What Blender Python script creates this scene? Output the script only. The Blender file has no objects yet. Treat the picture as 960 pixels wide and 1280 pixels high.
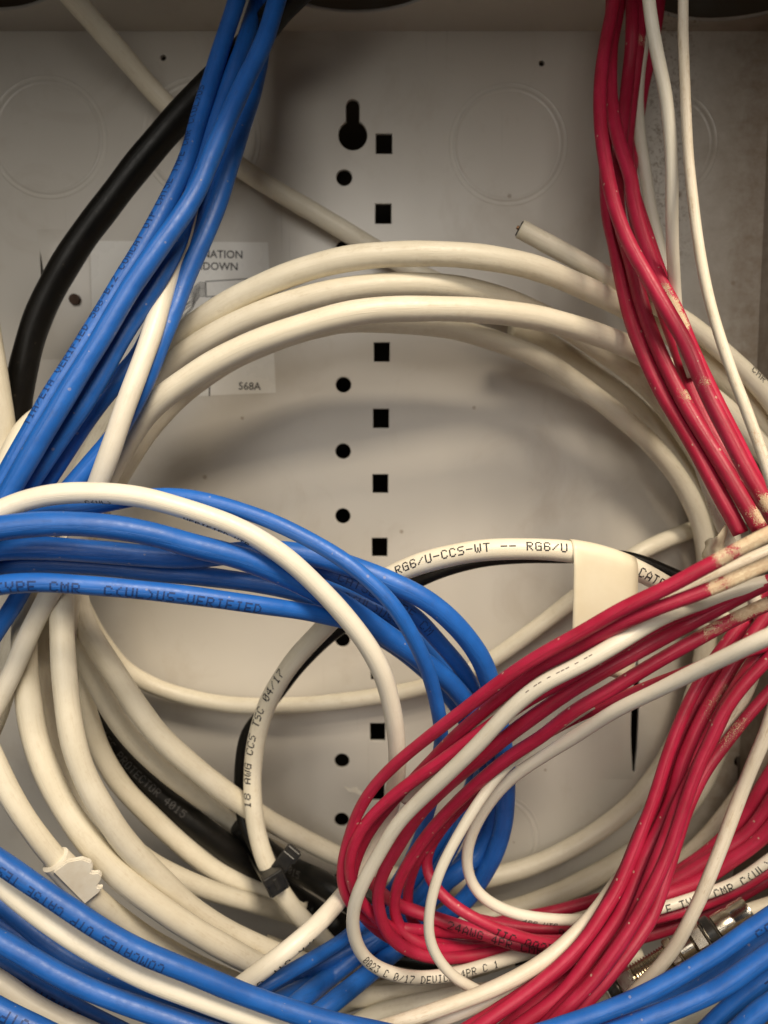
import bpy, bmesh, math, random
import numpy as np
from mathutils import Vector, Matrix, kdtree
random.seed(7); rng = np.random.default_rng(7)
SC = bpy.context.scene
COL = SC.collection
MM = 0.001
# ------------------------------------------------------------------ camera model
F = 890.0; DIST = 278.0; TILT = math.radians(5.0)
FW = np.array([0, math.cos(TILT), -math.sin(TILT)]); UP = np.array([0, math.sin(TILT), math.cos(TILT)]); RT = np.array([1.0, 0, 0])
CAM = -DIST * FW
def ray(x, y): return FW + (x-480)/F*RT - (y-640)/F*UP
def at(x, y, h=0.0):
    r = ray(x, y); t = (-h - CAM[1])/r[1]
    return CAM + t*r                                    # millimetres
def V(p): return Vector((p[0]*MM, p[1]*MM, p[2]*MM))
cam = bpy.data.cameras.new('camera'); co = bpy.data.objects.new('camera', cam); COL.objects.link(co)
co.location = V(CAM); co.rotation_euler = (math.radians(90)-TILT, 0, 0)
cam.sensor_fit = 'HORIZONTAL'; cam.sensor_width = 36; cam.lens = F*36/960
cam.clip_start = 0.005; cam.clip_end = 50
cam.dof.use_dof = True; cam.dof.focus_distance = 0.190; cam.dof.aperture_fstop = 17
SC.camera = co
SC.view_settings.view_transform = 'Standard'; SC.view_settings.look = 'None'
SC.view_settings.exposure = 0.0; SC.view_settings.gamma = 1.0

# ------------------------------------------------------------------ tagging / linking
def tag(o, label=None, cat=None, group=None, kind=None):
    if label: o['label'] = label
    if cat: o['category'] = cat
    if group: o['group'] = group
    if kind: o['kind'] = kind
    return o
def empty(name, loc, label, cat, group=None):
    o = bpy.data.objects.new(name, None); o.empty_display_size = 0.01; COL.objects.link(o); o.location = V(loc)
    return tag(o, label, cat, group)
def link(name, me, m, parent=None, smooth=True):
    if m is not None: me.materials.append(m)
    if smooth: me.polygons.foreach_set('use_smooth', [True]*len(me.polygons))
    o = bpy.data.objects.new(name, me); COL.objects.link(o)
    if parent is not None:
        o.parent = parent
        o.matrix_parent_inverse = Matrix.Translation(-parent.location)
    return o
def mesh(vs, fs):
    me = bpy.data.meshes.new('m'); me.from_pydata([tuple(v) for v in vs], [], fs); me.update(); return me
def bmobj(name, bm, m, parent=None, smooth=False):
    me = bpy.data.meshes.new(name); bm.normal_update(); bm.to_mesh(me); bm.free()
    return link(name, me, m, parent, smooth)

# ------------------------------------------------------------------ materials
def newmat(name):
    m = bpy.data.materials.new(name); m.use_nodes = True; nt = m.node_tree; nt.nodes.clear()
    out = nt.nodes.new('ShaderNodeOutputMaterial'); b = nt.nodes.new('ShaderNodeBsdfPrincipled')
    nt.links.new(b.outputs[0], out.inputs[0]); return m, nt, b
def N(nt, t, **k):
    n = nt.nodes.new(t)
    for a, v in k.items(): setattr(n, a, v)
    return n
def noise(nt, vec, scale, detail=4, rough=0.55, dist=0.0):
    n = N(nt, 'ShaderNodeTexNoise'); n.inputs['Scale'].default_value = scale; n.inputs['Detail'].default_value = detail
    n.inputs['Roughness'].default_value = rough; n.inputs['Distortion'].default_value = dist
    nt.links.new(vec, n.inputs['Vector']); return n.outputs['Fac']
def ramp(nt, fac, a, b, va=0.0, vb=1.0):
    r = N(nt, 'ShaderNodeMapRange'); r.inputs[1].default_value = a; r.inputs[2].default_value = b
    r.inputs[3].default_value = va; r.inputs[4].default_value = vb; r.clamp = True
    nt.links.new(fac, r.inputs[0]); return r.outputs[0]
def mix(nt, fac, a, b):
    m = N(nt, 'ShaderNodeMix', data_type='RGBA')
    if isinstance(fac, float): m.inputs[0].default_value = fac
    else: nt.links.new(fac, m.inputs[0])
    for i, v in ((6, a), (7, b)):
        if isinstance(v, tuple): m.inputs[i].default_value = (*v, 1)
        else: nt.links.new(v, m.inputs[i])
    return m.outputs[2]
def math_(nt, op, a, b=None, c=None):
    m = N(nt, 'ShaderNodeMath', operation=op)
    for i, v in enumerate((a, b, c)):
        if v is None: continue
        if isinstance(v, (int, float)): m.inputs[i].default_value = v
        else: nt.links.new(v, m.inputs[i])
    return m.outputs[0]
def bump(nt, b, h, s=0.3, d=0.0002):
    n = N(nt, 'ShaderNodeBump'); n.inputs['Strength'].default_value = s; n.inputs['Distance'].default_value = d
    nt.links.new(h, n.inputs['Height']); nt.links.new(n.outputs[0], b.inputs['Normal']); return n
def cable_mat(name, c1, c2, dirt, rough=0.38, dirt_amt=0.5, speck=0.0, coat=0.0, sss=0.0, twist=0.0):
    m, nt, b = newmat(name)
    uv = N(nt, 'ShaderNodeUVMap').outputs[0]
    oi = N(nt, 'ShaderNodeObjectInfo').outputs['Random']
    mp = N(nt, 'ShaderNodeMapping'); nt.links.new(uv, mp.inputs[0]); mp.inputs['Scale'].default_value = (1, 1, 1)
    off = N(nt, 'ShaderNodeCombineXYZ'); nt.links.new(math_(nt, 'MULTIPLY', oi, 91.7), off.inputs[0]); nt.links.new(off.outputs[0], mp.inputs['Location'])
    v = mp.outputs[0]                                    # u in mm along the cable, v in mm around
    tc = N(nt, 'ShaderNodeTexCoord').outputs['Object']
    n1 = noise(nt, v, 0.09, 3); n2 = noise(nt, v, 0.6, 6, 0.65, 0.6); n3 = noise(nt, v, 3.0, 5, 0.7)
    base = mix(nt, ramp(nt, n1, 0.35, 0.65), c1, c2)
    hv = N(nt, 'ShaderNodeHueSaturation'); nt.links.new(base, hv.inputs['Color'])
    nt.links.new(ramp(nt, oi, 0, 1, 0.86, 1.1), hv.inputs['Value']); base = hv.outputs[0]
    st = N(nt, 'ShaderNodeMapping'); st.inputs['Scale'].default_value = (0.12, 1.0, 1); nt.links.new(v, st.inputs[0])
    n4 = noise(nt, st.outputs[0], 1.4, 5, 0.7)
    grime = math_(nt, 'MULTIPLY', ramp(nt, math_(nt, 'ADD', math_(nt, 'MULTIPLY', n2, 0.35), math_(nt, 'MULTIPLY', n4, 0.65)), 0.48, 0.68), math_(nt, 'MULTIPLY', ramp(nt, noise(nt, st.outputs[0], 0.22, 3), 0.40, 0.62, 0.25, 1.25), dirt_amt))
    base = mix(nt, grime, base, dirt)
    vo = N(nt, 'ShaderNodeTexVoronoi'); vo.inputs['Scale'].default_value = 0.55; nt.links.new(v, vo.inputs['Vector'])
    sc_ = N(nt, 'ShaderNodeSeparateColor'); nt.links.new(vo.outputs['Color'], sc_.inputs[0])
    sp = math_(nt, 'LESS_THAN', math_(nt, 'ADD', vo.outputs['Distance'], math_(nt, 'MULTIPLY', n3, 0.10)), math_(nt, 'MULTIPLY', math_(nt, 'POWER', sc_.outputs[0], 4.0), 0.30))
    sp = math_(nt, 'MULTIPLY', sp, math_(nt, 'GREATER_THAN', noise(nt, v, 0.23, 2), 0.50))
    base = mix(nt, math_(nt, 'MULTIPLY', sp, speck), base, (0.62, 0.50, 0.38))
    at_ = N(nt, 'ShaderNodeAttribute', attribute_name='paint')
    pn = math_(nt, 'ADD', at_.outputs['Fac'], math_(nt, 'MULTIPLY', math_(nt, 'SUBTRACT', math_(nt, 'ADD', math_(nt, 'MULTIPLY', n3, 0.55), math_(nt, 'MULTIPLY', n2, 0.45)), 0.5), 4.5))
    pm = math_(nt, 'MULTIPLY', ramp(nt, pn, 0.52, 0.58), math_(nt, 'GREATER_THAN', at_.outputs['Fac'], 0.02))
    pc = mix(nt, ramp(nt, n2, 0.35, 0.7), (0.78, 0.66, 0.46), (0.50, 0.32, 0.19))
    base = mix(nt, pm, base, pc)
    nt.links.new(base, b.inputs['Base Color'])
    r = math_(nt, 'ADD', ramp(nt, n2, 0.3, 0.7, rough-0.07, rough+0.12), math_(nt, 'MULTIPLY', pm, 0.3))
    nt.links.new(r, b.inputs['Roughness'])
    b.inputs['Coat Weight'].default_value = coat; b.inputs['Coat Roughness'].default_value = 0.2
    hh = math_(nt, 'ADD', math_(nt, 'MULTIPLY', n3, 0.25), math_(nt, 'MULTIPLY', n1, 1.2))
    hh = math_(nt, 'ADD', hh, math_(nt, 'MULTIPLY', n4, 0.35))
    hh = math_(nt, 'ADD', hh, math_(nt, 'MULTIPLY', pm, 0.9))
    hh = math_(nt, 'ADD', hh, math_(nt, 'MULTIPLY', sp, speck*0.8))
    if twist:
        sx = N(nt, 'ShaderNodeSeparateXYZ'); nt.links.new(uv, sx.inputs[0])
        w_ = math_(nt, 'SINE', math_(nt, 'ADD', math_(nt, 'MULTIPLY', sx.outputs[0], 0.52), math_(nt, 'ADD', math_(nt, 'MULTIPLY', sx.outputs[1], 0.40), math_(nt, 'MULTIPLY', n1, 9.0))))
        hh = math_(nt, 'ADD', hh, math_(nt, 'MULTIPLY', w_, twist))
    bump(nt, b, hh, 0.45, 0.00022)
    if sss: b.inputs['Subsurface Weight'].default_value = sss; b.inputs['Subsurface Radius'].default_value = (0.002, 0.0014, 0.0008); b.inputs['Subsurface Scale'].default_value = 0.5
    return m
M = {}
M['blue'] = cable_mat('blue_pvc', (0.010, 0.105, 0.43), (0.016, 0.135, 0.52), (0.02, 0.06, 0.20), 0.42, 0.45, 0.25, twist=0.30)
M['red'] = cable_mat('red_pvc', (0.39, 0.009, 0.040), (0.49, 0.018, 0.066), (0.15, 0.02, 0.02), 0.46, 0.45, 0.55, twist=0.22)
M['cream'] = cable_mat('cream_coax_pvc', (0.75, 0.69, 0.55), (0.80, 0.745, 0.61), (0.46, 0.36, 0.22), 0.42, 0.38, 0.0)
M['white'] = cable_mat('white_pvc', (0.81, 0.76, 0.64), (0.85, 0.80, 0.69), (0.52, 0.42, 0.28), 0.38, 0.30, 0.0)
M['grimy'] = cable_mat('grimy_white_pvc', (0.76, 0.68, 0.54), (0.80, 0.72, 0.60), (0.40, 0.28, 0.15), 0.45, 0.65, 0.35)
M['black'] = cable_mat('black_pvc', (0.005, 0.005, 0.0045), (0.008, 0.007, 0.006), (0.02, 0.017, 0.014), 0.36, 0.3, 0.04)
M['black'].node_tree.nodes['Principled BSDF'].inputs['Specular IOR Level'].default_value = 0.22
def simple(name, c, rough=0.5, metal=0.0, c2=None, sc=300, bs=0.0):
    m, nt, b = newmat(name); tc = N(nt, 'ShaderNodeTexCoord').outputs['Object']
    n = noise(nt, tc, sc, 5)
    nt.links.new(mix(nt, ramp(nt, n, 0.35, 0.68), c, c2 or tuple(x*0.8 for x in c)), b.inputs['Base Color'])
    nt.links.new(ramp(nt, n, 0.3, 0.7, rough*0.8, rough*1.25), b.inputs['Roughness']); b.inputs['Metallic'].default_value = metal
    if bs: bump(nt, b, n, bs, 0.0003)
    return m
M['ink'] = simple('black_ink', (0.018, 0.016, 0.02), 0.6)
M['inkfaint'] = simple('faded_navy_ink', (0.010, 0.045, 0.19), 0.6)
M['inkgrey'] = simple('grey_ink', (0.055, 0.052, 0.05), 0.6)
M['inkred'] = simple('dark_ink_on_red', (0.05, 0.008, 0.014), 0.6)
M['plastic_black'] = simple('black_nylon', (0.012, 0.012, 0.012), 0.32, 0, (0.03, 0.028, 0.025))
M['plastic_white'] = simple('white_nylon', (0.86, 0.82, 0.72), 0.4, 0, (0.78, 0.72, 0.6))
M['paper'] = simple('cream_paper', (0.80, 0.74, 0.58), 0.45, 0, (0.72, 0.64, 0.46), 60)
M['sticker'] = simple('pale_sticker', (0.84, 0.83, 0.79), 0.28, 0, (0.80, 0.78, 0.73), 60)
M['nickel'] = simple('nickel', (0.62, 0.57, 0.48), 0.22, 1.0, (0.45, 0.40, 0.32), 500)
M['copper'] = simple('copper_core', (0.30, 0.16, 0.08), 0.4, 0.6)
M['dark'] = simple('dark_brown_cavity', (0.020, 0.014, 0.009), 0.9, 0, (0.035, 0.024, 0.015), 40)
M['panelwall'] = simple('drywall', (0.5, 0.47, 0.42), 0.8)
M['rust'] = simple('brown_hole_disc', (0.07, 0.035, 0.02), 0.6, 0.3)  # flat brown for the disc that stands in for a hole

def panel_mat():
    m, nt, b = newmat('painted_steel')
    tc = N(nt, 'ShaderNodeTexCoord').outputs['Object']
    sep = N(nt, 'ShaderNodeSeparateXYZ'); nt.links.new(tc, sep.inputs[0]); X = sep.outputs[0]; Z = sep.outputs[2]
    n1 = noise(nt, tc, 14, 4); n2 = noise(nt, tc, 120, 6, 0.65); n3 = noise(nt, tc, 900, 3); n4 = noise(nt, tc, 420, 6, 0.75, 1.5)
    base = mix(nt, ramp(nt, n1, 0.3, 0.7), (0.65, 0.62, 0.565), (0.60, 0.565, 0.505))
    # plaster splash down the right-hand side, with its own blotchy outline
    band = math_(nt, 'MULTIPLY', ramp(nt, X, 0.094, 0.102), ramp(nt, X, 0.119, 0.110))
    band = math_(nt, 'MULTIPLY', band, ramp(nt, Z, 0.085, 0.105))
    cr = ramp(nt, n4, 0.52, 0.60)
    base = mix(nt, math_(nt, 'MULTIPLY', math_(nt, 'MULTIPLY', band, cr), 0.8), base, (0.20, 0.14, 0.09))
    # brown grime with painted-in shade toward the right flange, speckled
    grime_shade = math_(nt, 'MULTIPLY', ramp(nt, math_(nt, 'ADD', X, math_(nt, 'MULTIPLY', n2, 0.02)), 0.112, 0.148), ramp(nt, noise(nt, tc, 160, 7, 0.75), 0.30, 0.66, 0.55, 1.0))
    base = mix(nt, math_(nt, 'MULTIPLY', grime_shade, 0.82), base, (0.19, 0.125, 0.07))
    vo = N(nt, 'ShaderNodeTexVoronoi'); vo.inputs['Scale'].default_value = 70; nt.links.new(tc, vo.inputs['Vector'])
    sp = math_(nt, 'MULTIPLY', math_(nt, 'LESS_THAN', vo.outputs['Distance'], 0.06), math_(nt, 'GREATER_THAN', noise(nt, tc, 30, 2), 0.52))
    base = mix(nt, math_(nt, 'MULTIPLY', sp, 0.6), base, (0.25, 0.18, 0.12))
    mp = N(nt, 'ShaderNodeMapping'); mp.inputs['Rotation'].default_value = (0.2, 0.5, 0.1); mp.inputs['Scale'].default_value = (900, 900, 14); nt.links.new(tc, mp.inputs[0])
    scr = math_(nt, 'MULTIPLY', ramp(nt, noise(nt, mp.outputs[0], 1.0, 2), 0.70, 0.76), ramp(nt, noise(nt, tc, 18, 3), 0.50, 0.60))
    base = mix(nt, math_(nt, 'MULTIPLY', scr, 0.35), base, (0.33, 0.29, 0.24))
    sm = ramp(nt, noise(nt, tc, 25, 6, 0.7, 0.8), 0.54, 0.70)
    base = mix(nt, math_(nt, 'MULTIPLY', sm, 0.20), base, (0.36, 0.28, 0.20))
    nt.links.new(base, b.inputs['Base Color'])
    nt.links.new(ramp(nt, n1, 0.3, 0.7, 0.27, 0.40), b.inputs['Roughness'])
    hh = math_(nt, 'ADD', math_(nt, 'MULTIPLY', n3, 0.18), math_(nt, 'MULTIPLY', math_(nt, 'MULTIPLY', band, cr), 1.3))
    hh = math_(nt, 'ADD', hh, math_(nt, 'MULTIPLY', n1, 4.0))
    bump(nt, b, hh, 0.35, 0.0002)
    return m
M['panel'] = panel_mat()

# ------------------------------------------------------------------ enclosure (panel with real openings)
def curve_plate(name, outer, holes, thick, m, parent, mat=None, bev=0.2, res=1):
    cu = bpy.data.curves.new(name, 'CURVE'); cu.dimensions = '2D'; cu.fill_mode = 'BOTH'
    cu.extrude = max(thick/2-bev, 0.001)*MM; cu.bevel_depth = bev*MM; cu.bevel_resolution = res; cu.offset = -bev*MM if False else 0
    for pts in [outer]+holes:
        s = cu.splines.new('POLY'); s.points.add(len(pts)-1); s.use_cyclic_u = True
        for i, p in enumerate(pts): s.points[i].co = (p[0]*MM, p[1]*MM, 0, 1)
    o = bpy.data.objects.new(name, cu); COL.objects.link(o)
    dg = bpy.context.evaluated_depsgraph_get(); me = bpy.data.meshes.new_from_object(o.evaluated_get(dg))
    bpy.data.objects.remove(o)
    if mat is not None: me.transform(mat)
    me.materials.clear()
    return link(name, me, m, parent, False)
XZ = Matrix(((1,0,0,0),(0,0,-1,0),(0,1,0,0),(0,0,0,1)))          # curve xy -> world xz
def circ(cx, cz, r, n=40, a0=0): return [(cx+r*math.cos(a0+2*math.pi*i/n), cz+r*math.sin(a0+2*math.pi*i/n)) for i in range(n)]
enc = empty('wiring_enclosure', (0, 0, 0), 'pale grey steel wiring enclosure with punched holes and round knockouts behind the cables', 'enclosure')
def pxz(x, y): p = at(x, y, 0); return (p[0], p[2])
topz = pxz(480, 39)[1]; rx_ = pxz(938, 640)[0]
def quad_hole(x, y, w, h):
    cx, cz = pxz(x, y); s = 25.4/83
    return [(cx-w/2, cz-h/2), (cx+w/2, cz-h/2), (cx+w/2, cz+h/2), (cx-w/2, cz+h/2)]
holes = []
for i, y in enumerate((222, 310, 396, 481, 564, 645, 723, 800, 876, 951, 1025, 1098)):
    cx, cz = pxz(430.2-0.0038*(y-222), y); holes.append(circ(cx, cz, 3.15))
for i, y in enumerate((179.5, 267, 354, 440, 523, 604.5, 684, 762, 839, 915, 990, 1063)):
    holes.append(quad_hole(480-0.0108*(y-179), y, 6.5, 7.7))
kx, kz = pxz(441, 169)
kp = []
for i in range(36):
    a = math.radians(62+ (360-2*(90-62)+0)*0) if False else None
R1, r2 = 5.6, 2.7
a0 = math.asin(r2/R1)
for i in range(33):
    a = math.pi/2 + a0 + (2*math.pi-2*a0)*i/32; kp.append((kx+R1*math.cos(a), kz+R1*math.sin(a)))
for i in range(13):
    a = math.pi*i/12; kp.append((kx+r2*math.cos(a), kz+10.4+r2*math.sin(a)))
holes.append(kp)
for (x, y, r) in ((204, 72, 1.25), (677, 79, 1.25), (93, 374, 2.2)):
    cx, cz = pxz(x, y); holes.append(circ(cx, cz, r, 20))
def sliver(pts): return [pxz(x, y) for x, y in pts]
holes.append(sliver([(49.5, 286), (57, 292), (70, 300), (70, 436), (58, 446), (55.5, 448), (54, 410), (51, 365), (49.5, 320)]))
cx, cz = pxz(925, 952); holes.append(circ(cx, cz, 2.4, 20))
holes.append(sliver([(797, 818), (799.5, 850), (799, 890), (797, 935), (794.5, 967), (792, 966), (780, 955), (780, 830), (790, 818)]))
curve_plate('back_panel', [(-260, -260), (rx_, -260), (rx_, topz), (-260, topz)], holes, 1.6, M['panel'], enc, Matrix.Translation((0, 0.0008, 0)) @ XZ)
# top wall with three big openings, made extra deep to shade the scene
TP = Matrix(((1,0,0,0),(0,-1,0,0),(0,0,-1,topz*MM+0.0006),(0,0,0,1)))     # curve (x, y) -> world (x, -y, top)
curve_plate('top_wall', [(-260, 0.1), (rx_, 0.1), (rx_, 165), (-260, 165)],
            [circ(pxz(20, 30)[0]-1, 12+38, 38, 64), circ(pxz(446, 30)[0], 10.6+40, 40, 64), circ(pxz(872, 30)[0]+2, 6+41, 41, 64)],
            1.2, M['panel'], enc, TP)
SP = Matrix(((0,0,1,rx_*MM+0.0006),(0,-1,0,0),(1,0,0,0),(0,0,0,1)))
wz = lambda y: pxz(912, y)[1]
curve_plate('side_wall', [(-260, 0.1), (topz, 0.1), (topz, 165), (-260, 165)],
            [circ(wz(408), 11, 2.6, 24), circ(wz(484), 11, 2.6, 24), circ(wz(560), 11, 2.6, 24)], 1.2, M['panel'], enc, SP)
# knockout discs: shallow pressed rings
def knockout(x, y, r, parent=enc):
    cx, cz = pxz(x, y); bm = bmesh.new(); prof = [(r+1.0, -0.02), (r+0.45, 0.40), (r+0.10, -0.6), (r-0.45, -0.6), (r-0.9, 0.55), (r-2.2, -0.02)]
    n = 96; rows = []
    for (rr, hh) in prof: rows.append([bm.verts.new(((cx+rr*math.cos(2*math.pi*i/n))*MM, -(hh+0.03)*MM, (cz+rr*math.sin(2*math.pi*i/n))*MM)) for i in range(n)])
    for a, b in zip(rows, rows[1:]):
        for i in range(n): bm.faces.new((a[i], a[(i+1) % n], b[(i+1) % n], b[i]))
    bmesh.ops.recalc_face_normals(bm, faces=bm.faces)
    return bmobj('knockout', bm, M['panel'], parent, True)
for k in ((60, 172, 21.3), (251, 173, 21.5), (635, 181, 21.3), (830, 180, 19.2), (618, 1046, 17.5)): knockout(*k)
# lanced bridge tabs pressed out of the sheet
def lance(x0, x1, y0, y1, side):
    a = np.array(pxz(x0, y1)); b = np.array(pxz(x1, y0)); bm = bmesh.new(); nx, nz = 10, 18; g = []
    for i in range(nx+1):
        u = i/nx; row = []
        for j in range(nz+1):
            v = j/nz; x = a[0]+(b[0]-a[0])*u+((1-u) if side < 0 else -u)*(3.3 if side < 0 else 2.3)*math.sin(math.pi*v)**1.0; z = a[1]+(b[1]-a[1])*v
            uu = u if side > 0 else 1-u
            hgt = 2.1*(math.sin(math.pi*v)**0.6)*min(1, uu*1.3)**1.2 if 0 < v < 1 else 0
            row.append(bm.verts.new((x*MM, -(0.03+hgt)*MM, z*MM)))
        g.append(row)
    for i in range(nx):
        for j in range(nz): bm.faces.new((g[i][j], g[i+1][j], g[i+1][j+1], g[i][j+1]))
    bmesh.ops.recalc_face_normals(bm, faces=bm.faces)
    o = bmobj('bridge_tab', bm, M['panel'], enc, True)
lance(738, 796, 816, 974, 1)
lance(52.5, 110, 287, 449, -1)
# dark brown disc on the tab in place of the small hole, wall cavity behind
bm = bmesh.new(); bmesh.ops.create_cone(bm, cap_ends=True, segments=24, radius1=2.1*MM, radius2=2.0*MM, depth=1.0*MM, matrix=Matrix.Translation(V(at(93, 374, 2.0))) @ Matrix.Rotation(math.pi/2, 4, 'X'))
bmobj('screw_head', bm, M['rust'], enc)
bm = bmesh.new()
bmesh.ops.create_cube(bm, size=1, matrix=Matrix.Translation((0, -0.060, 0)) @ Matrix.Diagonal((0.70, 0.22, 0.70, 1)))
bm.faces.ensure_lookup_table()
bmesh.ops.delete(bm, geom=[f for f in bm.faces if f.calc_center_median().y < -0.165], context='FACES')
tag(bmobj('wall_cavity', bm, M['dark']), kind='structure')  # near-black box added so the openings look dark
bm = bmesh.new()
t0 = topz+1.6; r0 = rx_+1.6
for (xa, xb, za, zb) in ((-330, 330, t0, 330), (r0, 330, -330, t0-0.4)):
    bmesh.ops.create_cube(bm, size=1, matrix=Matrix.Translation(V(((xa+xb)/2, -158, (za+zb)/2))) @ Matrix.Diagonal(((xb-xa)*MM, 0.0125, (zb-za)*MM, 1)))
tag(bmobj('wall', bm, M['panelwall']), kind='structure')  # unseen drywall sheets, added to keep lamp light out of the top openings

# ------------------------------------------------------------------ sticker
stk = empty('instruction_sticker', at(228, 400, 0.3), 'pale printed instruction sticker on the back panel behind the upper left blue cables', 'sticker')
def flat(name, pts, off, m, parent, th=0.08):
    P = [at(x, y, 0) for x, y in pts]; n = len(P)
    vs = [V((p[0], -off-th, p[2])) for p in P]+[V((p[0], -off, p[2])) for p in P]
    fs = [tuple(range(n))] + [(i, i+n, (i+1) % n+n, (i+1) % n) for i in range(n)]
    return link(name, mesh(vs, fs), m, parent, False)
flat('backing', [(113, 301), (335, 303), (345, 491), (117, 501)], 0.04, M['sticker'], stk, 0.10)
def flat_text(s, x, y, hpx, align='LEFT', name='printed_text', m='ink', off=0.2, parent=stk, bold=0.0):
    cu = bpy.data.curves.new('t', 'FONT'); cu.body = s; cu.align_x = align; cu.align_y = 'CENTER'; cu.size = hpx*DIST/F*1.42*MM; cu.offset = bold*MM; cu.resolution_u = 3
    o = bpy.data.objects.new('t', cu); COL.objects.link(o); dg = bpy.context.evaluated_depsgraph_get()
    me = bpy.data.meshes.new_from_object(o.evaluated_get(dg)); bpy.data.objects.remove(o)
    p = at(x, y, 0); me.transform(Matrix.Translation((p[0]*MM, -off*MM, p[2]*MM)) @ Matrix.Rotation(math.radians(1.0), 4, 'Y') @ Matrix.Rotation(math.pi/2, 4, 'X')); me.materials.clear()
    return link(name, me, M[m], parent, False)
flat_text('110  TERMINATION', 304, 319, 9, 'RIGHT', bold=0.04)
flat_text('TO  PUNCHDOWN', 298, 334, 9, 'RIGHT', bold=0.04)
flat_text('568A', 298, 483, 9, 'LEFT', bold=0.04)
def flat_line(pts, wpx, off=0.2, closed=False):
    vs, fs = [], []; P = [np.array(p, float) for p in pts]
    for i, p in enumerate(P):
        d = (P[min(i+1, len(P)-1)]-P[max(i-1, 0)]); d /= np.linalg.norm(d)+1e-9; n = np.array([-d[1], d[0]])*wpx/2
        for q in (p+n, p-n): a = at(q[0], q[1], 0); vs.append(V((a[0], -off, a[2])))
    for i in range(len(P)-1): fs.append((2*i, 2*i+1, 2*i+3, 2*i+2))
    return vs, fs
LV, LF = [], []
def addl(pts, w):
    v, f = flat_line(pts, w); b = len(LV); LV.extend(v); LF.extend([tuple(k+b for k in q) for q in f])
addl([(257, 352), (313, 348.5)], 1.1); addl([(257, 352), (258, 371)], 1.1); addl([(258, 371), (290, 370)], 1.1)
for k in range(9):
    y0 = 354+2.1*k
    addl([(258, y0), (250, y0-1+0.5*math.sin(k)), (244, y0+4+k*0.4), (240, y0+8+k), (233, y0+10+k*1.6+2*math.sin(k*2)), (224, y0+14+k*2.2)], 0.9)
link('printed_diagram', mesh(LV, LF), M['ink'], stk, False)
for ps, w_ in (([(262, 483), (262, 495)], 1.6), ([(254, 486), (256, 488)], 2.4), ([(246, 491), (249, 492)], 2.2)):
    v_, f_ = flat_line(ps, w_); link('printed_mark', mesh(v_, f_), M['ink'], stk, False)

# ------------------------------------------------------------------ cables
CAB = []
def parse(s):
    out = []
    for t in s.split():
        a = [float(v) for v in t.split(',')]; out.append(a)
    n = len(out); idx = [i for i, a in enumerate(out) if len(a) > 2]
    arc = [0.0]
    for a, b in zip(out, out[1:]): arc.append(arc[-1]+math.hypot(b[0]-a[0], b[1]-a[1]))
    hs = np.interp(arc, [arc[i] for i in idx], [out[i][2] for i in idx])
    return np.array([[a[0], a[1], h] for a, h in zip(out, hs)])
def catmull(P, step=8.0):
    P = np.array(P); n = len(P); Q = np.vstack([2*P[0]-P[1], P, 2*P[-1]-P[-2]]); out = []
    for i in range(1, n):
        p0, p1, p2, p3 = Q[i-1], Q[i], Q[i+1], Q[i+2]
        def tt(a, b): return max(math.sqrt(np.linalg.norm((b-a)[:2])), 1e-3)
        t0 = 0; t1 = t0+tt(p0, p1); t2 = t1+tt(p1, p2); t3 = t2+tt(p2, p3)
        k = max(2, int(np.linalg.norm((p2-p1)[:2])/step))
        for j in range(k):
            t = t1+(t2-t1)*j/k
            A1 = (t1-t)/(t1-t0)*p0+(t-t0)/(t1-t0)*p1; A2 = (t2-t)/(t2-t1)*p1+(t-t1)/(t2-t1)*p2; A3 = (t3-t)/(t3-t2)*p2+(t-t2)/(t3-t2)*p3
            B1 = (t2-t)/(t2-t0)*A1+(t-t0)/(t2-t0)*A2; B2 = (t3-t)/(t3-t1)*A2+(t-t1)/(t3-t1)*A3
            out.append((t2-t)/(t2-t1)*B1+(t-t1)/(t2-t1)*B2)
    out.append(P[-1]); return np.array(out)
def smooth(A, it=3):
    A = A.copy()
    for _ in range(it):
        B = A.copy(); B[1:-1] = 0.25*A[:-2]+0.5*A[1:-1]+0.25*A[2:]; A = B
    return A
GR = {'ul': 'blue cables of the upper left bundle', 'fb': 'blue cables looping across the middle left', 'kb': 'blue cables crossing to the lower left', 'bl': 'blue cables at the bottom left corner',
      'br': 'blue cables at the bottom right corner', 'ru': 'red cables hanging down at the upper right', 'rf': 'red cables sweeping across the front', 'rl': 'red cables falling to the bottom centre',
      'rr': 'red cables at the lower right edge', 'co': 'cream coax cables of the big coil', 'wt': 'slim white cables', 'bk': 'black cables'}
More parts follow.
